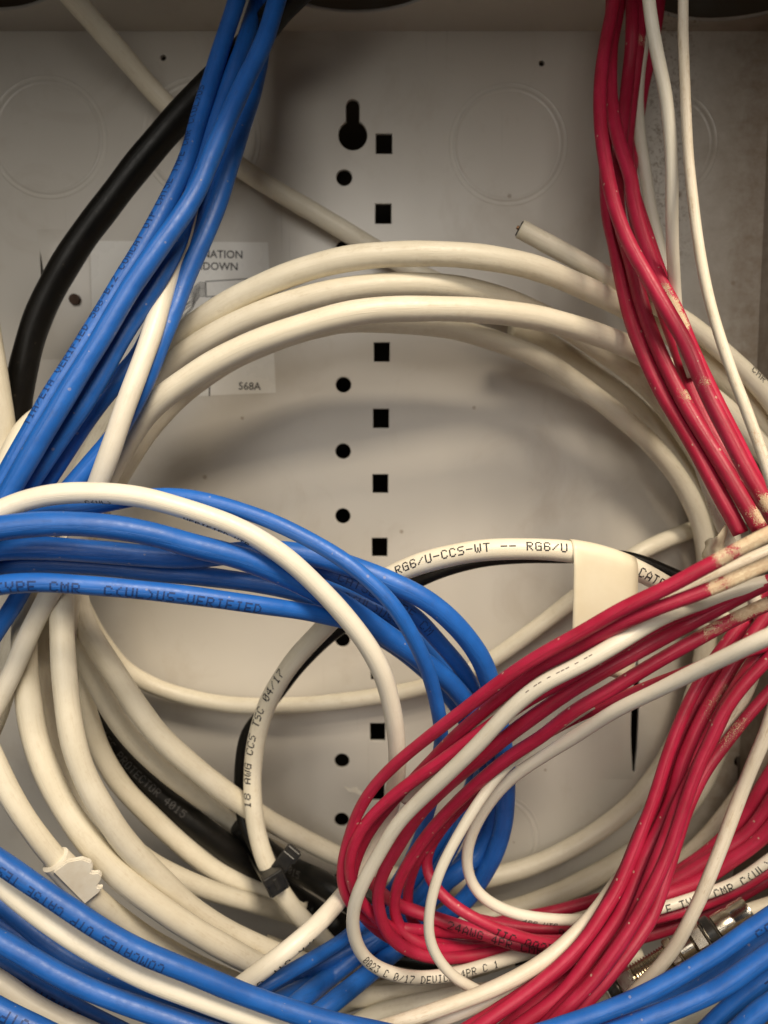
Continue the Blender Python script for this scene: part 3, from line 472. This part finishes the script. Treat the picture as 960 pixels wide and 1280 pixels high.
C('blue','br',24,'1000,1146,98 960,1171,98 932,1190,98 905,1212,98 870,1236,98 830,1254,98 780,1268,98 730,1290,98','second blue cable from the top at the bottom right, slipping under the third')
C('blue','br',28,'1000,1170,112 960,1193,112 932,1213,112 895,1238,112 845,1260,112 795,1279,112 750,1295,112','third blue cable at the bottom right, the smoothest and brightest')
C('blue','br',25,'1000,1196,102 960,1221,102 935,1241,102 908,1262,102 885,1285,102 870,1300,102','fourth blue cable at the bottom right with dark print',text=[('TYPE CMR',952,1224,2.8,0.1,True,'inkfaint')])
C('blue','br',28,'1000,1232,112 960,1256,112 940,1272,112 915,1295,112','blue cable in the very bottom right corner')


# real radius from the width measured in the photograph, at the nearer part of the cable
def set_radius():
    for c in CAB:
        h = float(np.percentile(c['S'][:, 2], 88 if c['g'] == 'rf' else 70)) if c['hw'] is None else c['hw']
        c['r'] = c['w']/2*(DIST-h)/F
set_radius()
# let the cables rest on each other: slide points along depth until the jackets no longer cut into one another
def relax(iters=70):
    X = np.vstack([c['S'][:, :2] for c in CAB]); H0 = np.concatenate([c['S'][:, 2] for c in CAB])
    R = np.concatenate([np.full(len(c['S']), c['r']) for c in CAB]); ID = np.concatenate([np.full(len(c['S']), i) for i, c in enumerate(CAB)])
    st = np.cumsum([0]+[len(c['S']) for c in CAB])
    kd = kdtree.KDTree(len(X))
    for i, p in enumerate(X): kd.insert((p[0], p[1], 0), i)
    kd.balance(); I, J = [], []
    for i, p in enumerate(X):
        for (_, j, d) in kd.find_range((p[0], p[1], 0), 36):
            if j > i and ID[i] != ID[j]: I.append(i); J.append(j)
    I = np.array(I); J = np.array(J); L = np.linalg.norm(X[I]-X[J], axis=1)
    Q = np.concatenate([c['H0'] for c in CAB]); s = np.where(Q[I] > Q[J], 1.0, -1.0); s = np.where(np.abs(Q[I]-Q[J]) < 1e-6, np.where(ID[I] > ID[J], 1.0, -1.0), s)
    # one order per touching stretch of two cables, so that no pair swaps sides half way along
    dep0 = DIST-(Q[I]+Q[J])/2; near = L*dep0/F < (R[I]+R[J])*1.05
    I, J, L, s = I[near], J[near], L[near], s[near]
    key = ID[I].astype(np.int64)*1000+ID[J]; order = np.lexsort((I, key)); I, J, L, s, key = I[order], J[order], L[order], s[order], key[order]
    br = np.where((np.diff(key) != 0) | (np.diff(I) > 14))[0]+1; wgt = (Q[I]-Q[J])*np.clip(1.2-L*(DIST-Q[I])/F/(R[I]+R[J]), 0.05, 1)
    for a, b in zip(np.concatenate([[0], br]), np.concatenate([br, [len(I)]])): s[a:b] = 1.0 if wgt[a:b].sum() > 0 else -1.0
    H = H0.copy(); G = np.concatenate([c['H0'] for c in CAB])
    for it in range(iters):
        dep = DIST-(H[I]+H[J])/2; lat = L*dep/F; RR = (R[I]+R[J])*0.985
        RR = RR*0.97; need = np.where(lat < RR, np.sqrt(np.maximum(RR*RR-lat*lat, 0)), -1e9)
        v = need-s*(H[I]-H[J]); v = np.where(v > 0, v, 0)
        up = np.zeros_like(H); dn = np.zeros_like(H)
        np.maximum.at(up, I, np.where(s > 0, v, 0)); np.maximum.at(up, J, np.where(s < 0, v, 0))
        np.maximum.at(dn, I, np.where(s < 0, v, 0)); np.maximum.at(dn, J, np.where(s > 0, v, 0))
        D = 0.45*(up-dn)
        for a, b in zip(st, st[1:]):
            d = D[a:b]; d = smooth(d[:, None], 6)[:, 0]*1.25
            H[a:b] += d
            if it % 3 == 2: H[a:b] = smooth(H[a:b][:, None], 2)[:, 0]
        H += 0.006*(G-H)
        H = np.maximum(H, R+0.3)
    for k, (a, b) in enumerate(zip(st, st[1:])): CAB[k]['S'][:, 2] = smooth(H[a:b][:, None], 2)[:, 0]
    print('cable pairs', len(I), 'worst overlap mm', float(v.max()), 'mean', float(v[v > 0].mean()) if (v > 0).any() else 0, 'h range', H.min(), H.max())
for c in CAB: c['H0'] = c['S'][:, 2].copy()
relax(140)
for c in CAB: c['r'] *= float(np.median((DIST-c['S'][:, 2])/(DIST-c['H0'])))
relax(80)
for c in CAB:
    d = c['S'][:, 2]-c['H0']
    if abs(d).max() > 9: print('drift %5.1f %5.1f' % (d.min(), d.max()), c['label'][:60])

FONT = dict(zip('-./0123456789ABCDEFGHIJKLMNOPQRSTUVWXYZ()', '0808080808 0060600000 2010080402 3E5149453E 00427F4000 4261514946 2141454B31 1814127F10 2745454539 3E49494932 0171090503 3649494936 064949291E 7C1211127C 7F49494936 3E41414122 7F4141221C 7F49494941 7F09090901 3E4149497A 7F0808087F 00417F4100 2040413F01 7F08142241 7F40404040 7F020C027F 7F0408107F 3E4141413E 7F09090906 3E4151215E 7F09192946 4649494931 01017F0101 3F4040403F 1F2040201F 3F4038403F 6314081463 0708700807 6151494543 001C224100 0041221C00'.split()))
def frames(P):
    T = np.gradient(P, axis=0); T /= np.linalg.norm(T, axis=1)[:, None]
    ref = np.array([0, -1.0, 0]); Nn = ref-T*(T@ref)[:, None]; Nn /= np.linalg.norm(Nn, axis=1)[:, None]
    B = np.cross(Nn, T); return T, Nn, B                 # B points "up" for a cable that runs to the right
def build_cable(c):
    S = c['S']; P = np.array([at(x, y, h) for x, y, h in S])
    # densify
    P = catmull3(P, 1.3); n = len(P); r = c['r']; ns = 18
    T, Nn, B = frames(P); arc = np.concatenate([[0], np.cumsum(np.linalg.norm(np.diff(P, axis=0), axis=1))])
    ph = random.random()*6.28; ph2 = random.random()*6.28
    rad = r*(1+0.012*np.sin(arc/7.3+ph)+0.012*np.sin(arc/3.1+ph2))
    ang = np.linspace(0, 2*math.pi, ns, endpoint=False)
    ring = P[:, None, :]+rad[:, None, None]*(np.cos(ang)[None, :, None]*Nn[:, None, :]+np.sin(ang)[None, :, None]*B[:, None, :])
    vs = (ring.reshape(-1, 3)*MM); fs = []
    for i in range(n-1):
        a = i*ns
        for k in range(ns):
            k2 = (k+1) % ns; fs.append((a+k, a+k2, a+ns+k2, a+ns+k))
    fs.append(tuple(range(ns))[::-1]); fs.append(tuple((n-1)*ns+k for k in range(ns)))
    me = bpy.data.meshes.new('cable'); me.from_pydata(vs.tolist(), [], fs); me.update()
    uvl = me.uv_layers.new(name='UVMap'); per = 2*math.pi*r
    li = np.zeros(len(me.loops), dtype=np.int32); me.loops.foreach_get('vertex_index', li)
    uv = np.zeros((len(li), 2)); uv[:, 0] = arc[li//ns]; uv[:, 1] = (li % ns)/ns*per
    # symmetric unwrap avoids a hard seam on the far side
    uv[:, 1] = np.where((li % ns) > ns//2, per-uv[:, 1], uv[:, 1])*1.0 + np.where((li % ns) > ns//2, 50, 0)
    nloop = np.arange(len(li)); 
    uvl.data.foreach_set('uv', uv.ravel())
    pa = me.attributes.new('paint', 'FLOAT', 'POINT'); val = np.zeros(n)
    if c['paint']:
        rel = P-CAM; dz = rel@FW; px = 480+F*(rel@RT)/dz; py = 640-F*(rel@UP)/dz
        for (x, y, rr, s) in c['paint']:
            d = np.hypot(px-x, py-y)/rr; val = np.maximum(val, s*np.clip(1.6*(1-d), 0, 1))
    phi = random.uniform(-1.2, 1.2); side = 0.45+0.75*np.cos(ang-phi)
    wide = max([q[3] for q in c['paint']], default=0) > 1.1 and c['g'] == 'rf'
    pa.data.foreach_set('value', (val[:, None]*(1.0 if wide else np.clip(side, 0, 1.1))*np.ones(ns)[None, :]).ravel().astype(np.float32))
    nm = {'blue': 'network_cable', 'red': 'network_cable', 'cream': 'coax_cable', 'white': 'white_cable', 'grimy': 'white_cable', 'black': 'black_cable'}[c['m']]
    base = P[len(P)//2]
    me.transform(Matrix.Translation(-V(base)))
    o = link(nm, me, M[c['m']]); o.location = V(base)
    tag(o, c['label'], 'cable', GR.get(c['g']))
    rel = P-CAM; dz = rel@FW; px = 480+F*(rel@RT)/dz; py = 640-F*(rel@UP)/dz
    for (s, x, y, hmm, off, rev, ink) in c['text']:
        i0 = int(np.argmin(np.hypot(px-x, py-y))); s0 = arc[i0]; cell = hmm/7; cw = cell*0.95; verts, faces = [], []
        up = -1 if rev else 1; dr = -1 if rev else 1
        for ci, ch in enumerate(s):
            if ch not in FONT: continue
            g = FONT[ch]
            for col in range(5):
                b = int(g[2*col:2*col+2], 16)
                row = 0
                while row < 7:
                    if not (b >> row) & 1: row += 1; continue
                    e = row
                    while e < 7 and (b >> e) & 1 and e-row < 2: e += 1
                    if random.random() < 0.0: row = e; continue
                    u0 = s0+dr*((ci*6.6+col)*cw); u1 = s0+dr*((ci*6.6+col+1.12)*cw)
                    v0 = (3.5-row)*cell*up; v1 = (3.5-e)*cell*up
                    if min(u0, u1) < 0.5 or max(u0, u1) > arc[-1]-0.5: row = e; continue
                    k = len(verts)
                    for (u, v) in ((u0, v0), (u1, v0), (u1, v1), (u0, v1)):
                        fi = np.interp(u, arc, np.arange(n)); q = int(fi); f = fi-q; q2 = min(q+1, n-1)
                        p = P[q]*(1-f)+P[q2]*f; nn = Nn[q]*(1-f)+Nn[q2]*f; bb = B[q]*(1-f)+B[q2]*f
                        a = (v+off*r)/r; rr = (rad[q]*(1-f)+rad[q2]*f)+0.07
                        verts.append(V(p+rr*(math.cos(a)*nn+math.sin(a)*bb)))
                    faces.append((k, k+1, k+2, k+3) if not rev else (k, k+1, k+2, k+3)); row = e
        if verts:
            link('printed_lettering', mesh(verts, faces), M[ink], o, False)
    if c['cut']:
        p = P[0]; t = -T[0]; bm = bmesh.new(); rot = Vector(t).to_track_quat('Z', 'Y').to_matrix().to_4x4()
        bmesh.ops.create_cone(bm, cap_ends=True, segments=24, radius1=r*0.86*MM, radius2=r*0.80*MM, depth=0.5*MM, matrix=Matrix.Translation(V(p+t*0.2)) @ rot)
        bmobj('cut_braid', bm, M['plastic_black'], o)
        bm = bmesh.new(); bmesh.ops.create_cone(bm, cap_ends=True, segments=16, radius1=r*0.22*MM, radius2=r*0.2*MM, depth=1.6*MM, matrix=Matrix.Translation(V(p+t*0.4)) @ rot)
        bmobj('copper_core', bm, M['copper'], o)
    c['P'] = P; c['px'] = px; c['py'] = py
def catmull3(P, step):
    n = len(P); Q = np.vstack([2*P[0]-P[1], P, 2*P[-1]-P[-2]]); out = []
    for i in range(1, n):
        p0, p1, p2, p3 = Q[i-1], Q[i], Q[i+1], Q[i+2]; k = max(1, int(round(np.linalg.norm(p2-p1)/step)))
        for j in range(k):
            t = j/k; out.append(0.5*((2*p1)+(-p0+p2)*t+(2*p0-5*p1+4*p2-p3)*t*t+(-p0+3*p1-3*p2+p3)*t**3))
    out.append(P[-1]); return np.array(out)
for c in CAB: build_cable(c)
def hat(x, y, key):                                       # point and direction on the cable whose label holds key, near a pixel
    c = [c for c in CAB if key in c['label']][0]; i = int(np.argmin(np.hypot(c['px']-x, c['py']-y)))
    i = min(max(i, 1), len(c['P'])-2); t = c['P'][i+1]-c['P'][i-1]; return c['P'][i], t/np.linalg.norm(t), c['r']

# ------------------------------------------------------------------ tie, clip, flag, connector
def tube_mesh(path, r, ns=10, flatk=1.0, closed=False):
    P = np.array(path, float); n = len(P); T = np.gradient(P, axis=0); T /= np.linalg.norm(T, axis=1)[:, None]
    return P, T
def lathe(name, p, t, prof, m, parent, ns=32, sides=None):
    """prof: list of (distance along axis, radius) in mm; sides=6 gives a hexagon"""
    t = np.array(t)/np.linalg.norm(t); a = np.cross(t, [0, -1, 0.0]); a /= np.linalg.norm(a); b = np.cross(t, a); k = sides or ns
    vs, fs = [], []
    for (d, r) in prof:
        for i in range(k):
            an = 2*math.pi*(i+0.25)/k; vs.append(V(p+t*d+r*(math.cos(an)*a+math.sin(an)*b)))
    for j in range(len(prof)-1):
        for i in range(k): fs.append((j*k+i, j*k+(i+1) % k, (j+1)*k+(i+1) % k, (j+1)*k+i))
    fs.append(tuple(range(k))[::-1]); fs.append(tuple((len(prof)-1)*k+i for i in range(k)))
    me = mesh(vs, fs); o = link(name, me, m, parent, False)
    bm = bmesh.new(); bm.from_mesh(me); bmesh.ops.recalc_face_normals(bm, faces=bm.faces); bm.to_mesh(me); bm.free()
    if not sides:
        me.polygons.foreach_set('use_smooth', [len(f.vertices) == 4 for f in me.polygons])
        try: me.set_sharp_from_angle(angle=math.radians(35))
        except Exception: pass
    return o
# metal coax coupler with a connector screwed on each end
pa = at(755, 1246, 72); pb = at(937, 1137, 72); ax = (pb-pa); Lc = np.linalg.norm(ax); ax /= Lc
cp = empty('coax_coupler', (pa+pb)/2, 'nickel plated coax coupler with threaded barrel and hex nuts at the lower right', 'connector')
f = lambda x: x*Lc
lathe('seal_ring', pa+ax*f(0.045), ax, [(0, 3.6), (0.4, 4.1), (f(.06), 4.1), (f(.065)+0.3, 3.6)], M['plastic_black'], cp)
lathe('hex_nut', pa+ax*f(0.115), ax, [(0, 4.4), (0.5, 4.8), (f(.10)-0.5, 4.8), (f(.10), 4.4)], M['nickel'], cp, sides=6)
th = [(0, 3.2)]; d = 0.2
while d < f(.24): th += [(d, 3.15), (d+0.45, 3.75), (d+0.9, 3.15)]; d += 0.95
lathe('threaded_barrel', pa+ax*f(0.215), ax, th, M['nickel'], cp)
lathe('hex_flange', pa+ax*f(0.455), ax, [(0, 4.3), (0.4, 4.7), (f(.06)-0.4, 4.7), (f(.06), 4.3)], M['nickel'], cp, sides=6)
lathe('knurled_collar', pa+ax*f(0.52), ax, [(0, 3.3), (0.5, 3.7), (f(.09), 3.7), (f(.1), 3.2)], M['nickel'], cp)
lathe('hex_nut', pa+ax*f(0.62), ax, [(0, 4.3), (0.5, 4.8), (f(.08)-0.5, 4.8), (f(.08), 4.3)], M['nickel'], cp, sides=6)
lathe('seal_ring', pa+ax*f(0.705), ax, [(0, 3.9), (0.4, 4.6), (f(.055), 4.6), (f(.065), 3.8)], M['plastic_black'], cp)
lathe('crimp_sleeve', pa+ax*f(0.775), ax, [(0, 3.4), (0.4, 3.8), (f(.09), 3.8), (f(.10), 3.5), (f(.12), 3.5), (f(.13), 3.85), (f(.2), 3.8), (f(.21), 3.95), (f(.225), 3.7)], M['nickel'], cp)

# zip tie round the lettered cream cable and the black one
p1, t1, r1 = hat(338, 1090, 'lettering looping round the middle'); p2, t2, r2_ = hat(334, 1094, 'through the zip tie') if False else hat(345, 1100, 'thick black cable')
zt = empty('zip_tie', p1, 'black nylon zip tie cinched round the lettered cream cable and the black cable', 'zip tie')
def band(pts, wd, th, axis, name, m, parent):
    pts = [np.array(p, float) for p in pts]; n = len(pts); vs, fs = [], []; cen = sum(pts)/n; axis = axis/np.linalg.norm(axis)
    for p in pts:
        o = p-cen; o -= axis*(o@axis); o /= np.linalg.norm(o)
        for (da, dr) in ((-wd/2, 0), (wd/2, 0), (wd/2, th), (-wd/2, th)): vs.append(V(p+axis*da+o*dr))
    for i in range(n):
        j = (i+1) % n
        for k in range(4): fs.append((4*i+k, 4*i+(k+1) % 4, 4*j+(k+1) % 4, 4*j+k))
    me = mesh(vs, fs); bm = bmesh.new(); bm.from_mesh(me); bmesh.ops.recalc_face_normals(bm, faces=bm.faces); bm.to_mesh(me); bm.free()
    return link(name, me, m, parent, False)
ta = t1+0.0*t2; ta /= np.linalg.norm(ta)
q2 = p2+ta*((p1-p2)@ta)                                  # black centre in the tie plane
e = q2-p1; e /= np.linalg.norm(e); g = np.cross(ta, e)
ra, rb = r1+0.25, r2_*0.9; loop = []
for i in range(15):
    a = math.pi/2+math.pi*i/14; loop.append(p1+ra*(math.cos(a)*e+math.sin(a)*g))
for i in range(15):
    a = -math.pi/2+math.pi*i/14; loop.append(q2+rb*(math.cos(a)*e+math.sin(a)*g))
band(loop, 5.6, 1.4, ta, 'strap', M['plastic_black'], zt)
def rbox(name, cen, X, Y, Z, sx, sy, sz, bev, m, parent, seg=3):
    bm = bmesh.new(); bmesh.ops.create_cube(bm, size=1); 
    for v in bm.verts: v.co = Vector((v.co.x*sx, v.co.y*sy, v.co.z*sz))*MM
    bmesh.ops.bevel(bm, geom=bm.edges[:], offset=bev*MM, segments=seg, affect='EDGES')
    R = Matrix((X, Y, Z)).transposed().to_4x4(); bm.transform(Matrix.Translation(V(cen)) @ R)
    return bmobj(name, bm, m, parent, False)
vw = CAM-p1; vw /= np.linalg.norm(vw)
hd = p1+vw*(r1+0.6)-e*0.9
hx = ta; hz = vw-ta*(vw@ta); hz /= np.linalg.norm(hz); hy = np.cross(hz, hx)
hd = p1+hz*(r1+1.9)-hy*0.3
hd = p1 + (-e)*(r1*0.75)*0 + hz*(r1+1.6) + ta*0.2
rbox('head', hd-e*2.2, hx, hy, hz, 7.4, 7.2, 4.6, 0.5, M['plastic_black'], zt)
rbox('head_rib', hd-e*2.2+hz*2.1, hx, hy, hz, 4.4, 1.4, 1.4, 0.25, M['plastic_black'], zt)
sd = at(362, 1058, 66)-at(336, 1094, 66); sd /= np.linalg.norm(sd); sn = np.cross(sd, vw); sn /= np.linalg.norm(sn)
rbox('strap_end', p1+hz*(r1+1.4)+sd*6.2, sd, sn, np.cross(sd, sn), 8.0, 5.2, 2.0, 0.5, M['plastic_black'], zt)
rbox('strap_end', p1+hz*(r1-0.2)+sd*10.0+sn*1.2, sd, sn, np.cross(sd, sn), 5.0, 5.6, 2.2, 0.6, M['plastic_black'], zt)

# white plastic clip on the lower left coax
p, t, r = hat(88, 1092, 'white plastic clip on it')
cl = empty('cable_clip', p, 'white plastic snap clip with a ragged wing on the lower left cream coax', 'clip')
t = t/np.linalg.norm(t); nn = np.array([0, -1.0, 0]); nn -= t*(nn@t); nn /= np.linalg.norm(nn); bb = np.cross(nn, t)
lathe('sleeve', p-t*7.2, t, [(0, r+0.1), (0.3, r+0.9), (14.0, r+1.1), (14.5, r+1.2), (14.8, r+0.2)], M['plastic_white'], cl)
out = [(-7.6, 0.6), (-7.4, 3.6), (-5.2, 5.6), (-2.4, 6.3), (-0.2, 5.9), (0.6, 5.1), (1.4, 5.3), (2.4, 6.1), (4.0, 6.1), (5.3, 5.2), (5.9, 4.2), (6.6, 4.2), (7.6, 4.9), (8.3, 3.8), (8.3, 0.6)]
out = [(a*0.92, b*1.30) for a, b in out]; bm = bmesh.new(); f_ = bm.faces.new([bm.verts.new(V(p+t*a+bb*b+nn*(5.0-0.42*b))) for a, b in out])
ex = bmesh.ops.extrude_face_region(bm, geom=[f_]); bmesh.ops.translate(bm, verts=[v for v in ex['geom'] if isinstance(v, bmesh.types.BMVert)], vec=V(-nn*1.3))
bmesh.ops.recalc_face_normals(bm, faces=bm.faces); bmesh.ops.bevel(bm, geom=[e_ for e_ in bm.edges], offset=0.25*MM, segments=2, affect='EDGES')
bmesh.ops.triangulate(bm, faces=[f2 for f2 in bm.faces if len(f2.verts) > 4]); bmobj('wing', bm, M['plastic_white'], cl)

# paper flag hanging from the lettered coax
def sheet(name, grid, th, m, parent=None):
    nu = len(grid); nv = len(grid[0]); G = np.array(grid); du = np.gradient(G, axis=0); dv = np.gradient(G, axis=1)
    nr = np.cross(du, dv); nr /= np.linalg.norm(nr, axis=2)[:, :, None]
    if nr[:, :, 1].mean() > 0: nr = -nr
    vs = [V(q) for q in (G+nr*th/2).reshape(-1, 3)]+[V(q) for q in (G-nr*th/2).reshape(-1, 3)]; k = nu*nv; fs = []
    for i in range(nu-1):
        for j in range(nv-1):
            a = i*nv+j; fs.append((a, a+1, a+nv+1, a+nv)); fs.append((k+a, k+a+nv, k+a+nv+1, k+a+1))
    ed = [(i, 0) for i in range(nu)]+[(nu-1, j) for j in range(1, nv)]+[(i, nv-1) for i in range(nu-2, -1, -1)]+[(0, j) for j in range(nv-2, 0, -1)]
    for (a, b) in zip(ed, ed[1:]+ed[:1]): ia = a[0]*nv+a[1]; ib = b[0]*nv+b[1]; fs.append((ia, ib, ib+k, ia+k))
    me = mesh(vs, fs); bm = bmesh.new(); bm.from_mesh(me); bmesh.ops.recalc_face_normals(bm, faces=bm.faces); bm.to_mesh(me); bm.free()
    return link(name, me, m, parent, True)
cc = [c for c in CAB if 'lettering looping round the middle' in c['label']][0]; grid = []
for i in range(13):
    u = i/12; x = 712+u*80; j = int(np.argmin(np.abs(cc['px']-x)+1000*(cc['py'] > 800))); pc = cc['P'][j]; rr = cc['r']+0.35; row = []
    for a in np.linspace(-150, 0, 9): A = math.radians(a); row.append(pc+rr*np.array([0, -math.cos(A), -math.sin(A)])*1.0 if False else pc+rr*np.array([0, math.cos(math.radians(180+a)), -math.sin(math.radians(a))*1.0]))
    for s in np.linspace(0.05, 1, 14): row.append(pc+np.array([0.25*math.sin(3*u)+s*0.6, -rr+3.0*s*s-0.5*math.sin(math.pi*u)*s-(0.7 if u < 0.12 else 0), -s*34]))
    grid.append(row)
tag(sheet('paper_flag', grid, 0.35, M['paper']), 'folded cream paper flag hanging from the lettered cream cable', 'tag')
grid = []
for i in range(8):
    u = i/7; row = []
    for j in range(9):
        v = j/8; q = at(880+u*27+2.5*math.sin(v*9), 706-v*48*(0.55+0.45*u)+3*math.sin(u*7+v*4), 76+3*math.sin(u*5)+2*v); row.append(q)
    grid.append(row)
tag(sheet('paper_scrap', grid, 0.35, M['paper']), 'small torn cream paper tag poking up behind the right end of the red sweep', 'tag')

# tiny pale flake lying on the back panel
fl = [at(a, b, 0.15+0.5*(k % 2)) for k, (a, b) in enumerate([(430, 983), (437, 986), (446, 984), (452, 990), (459, 993), (452, 995), (444, 991), (436, 990)])]
bm = bmesh.new(); f_ = bm.faces.new([bm.verts.new(V(q)) for q in fl]); ex = bmesh.ops.extrude_face_region(bm, geom=[f_])
bmesh.ops.translate(bm, verts=[v for v in ex['geom'] if isinstance(v, bmesh.types.BMVert)], vec=(0, 0.0001, 0)); bmesh.ops.triangulate(bm, faces=bm.faces[:]); bmesh.ops.recalc_face_normals(bm, faces=bm.faces)
tag(bmobj('plastic_flake', bm, M['plastic_white'], None), 'tiny pale plastic sliver on the panel left of the lowest square hole', 'flake')


# ------------------------------------------------------------------ light
W = bpy.data.worlds.new('World'); SC.world = W; W.use_nodes = True
bg = W.node_tree.nodes['Background']; bg.inputs[0].default_value = (1.0, 0.86, 0.70, 1); bg.inputs[1].default_value = 0.03
def area(name, loc, target, size, power, col, sy=None):
    l = bpy.data.lights.new(name, 'AREA'); l.energy = power; l.color = col; l.shape = 'RECTANGLE'; l.size = size; l.size_y = sy or size
    o = bpy.data.objects.new(name, l); COL.objects.link(o); o.location = loc
    o.rotation_euler = (Vector(target)-Vector(loc)).to_track_quat('-Z', 'Y').to_euler(); return o
area('ceiling_lamp', (0.20, -0.54, 0.54), (0, -0.06, 0), 0.23, 7.7, (1.0, 0.86, 0.67))
area('room_fill', (-0.12, -0.95, 0.34), (-0.05, 0, 0.03), 0.50, 3.8, (1.0, 0.94, 0.85), 0.5)
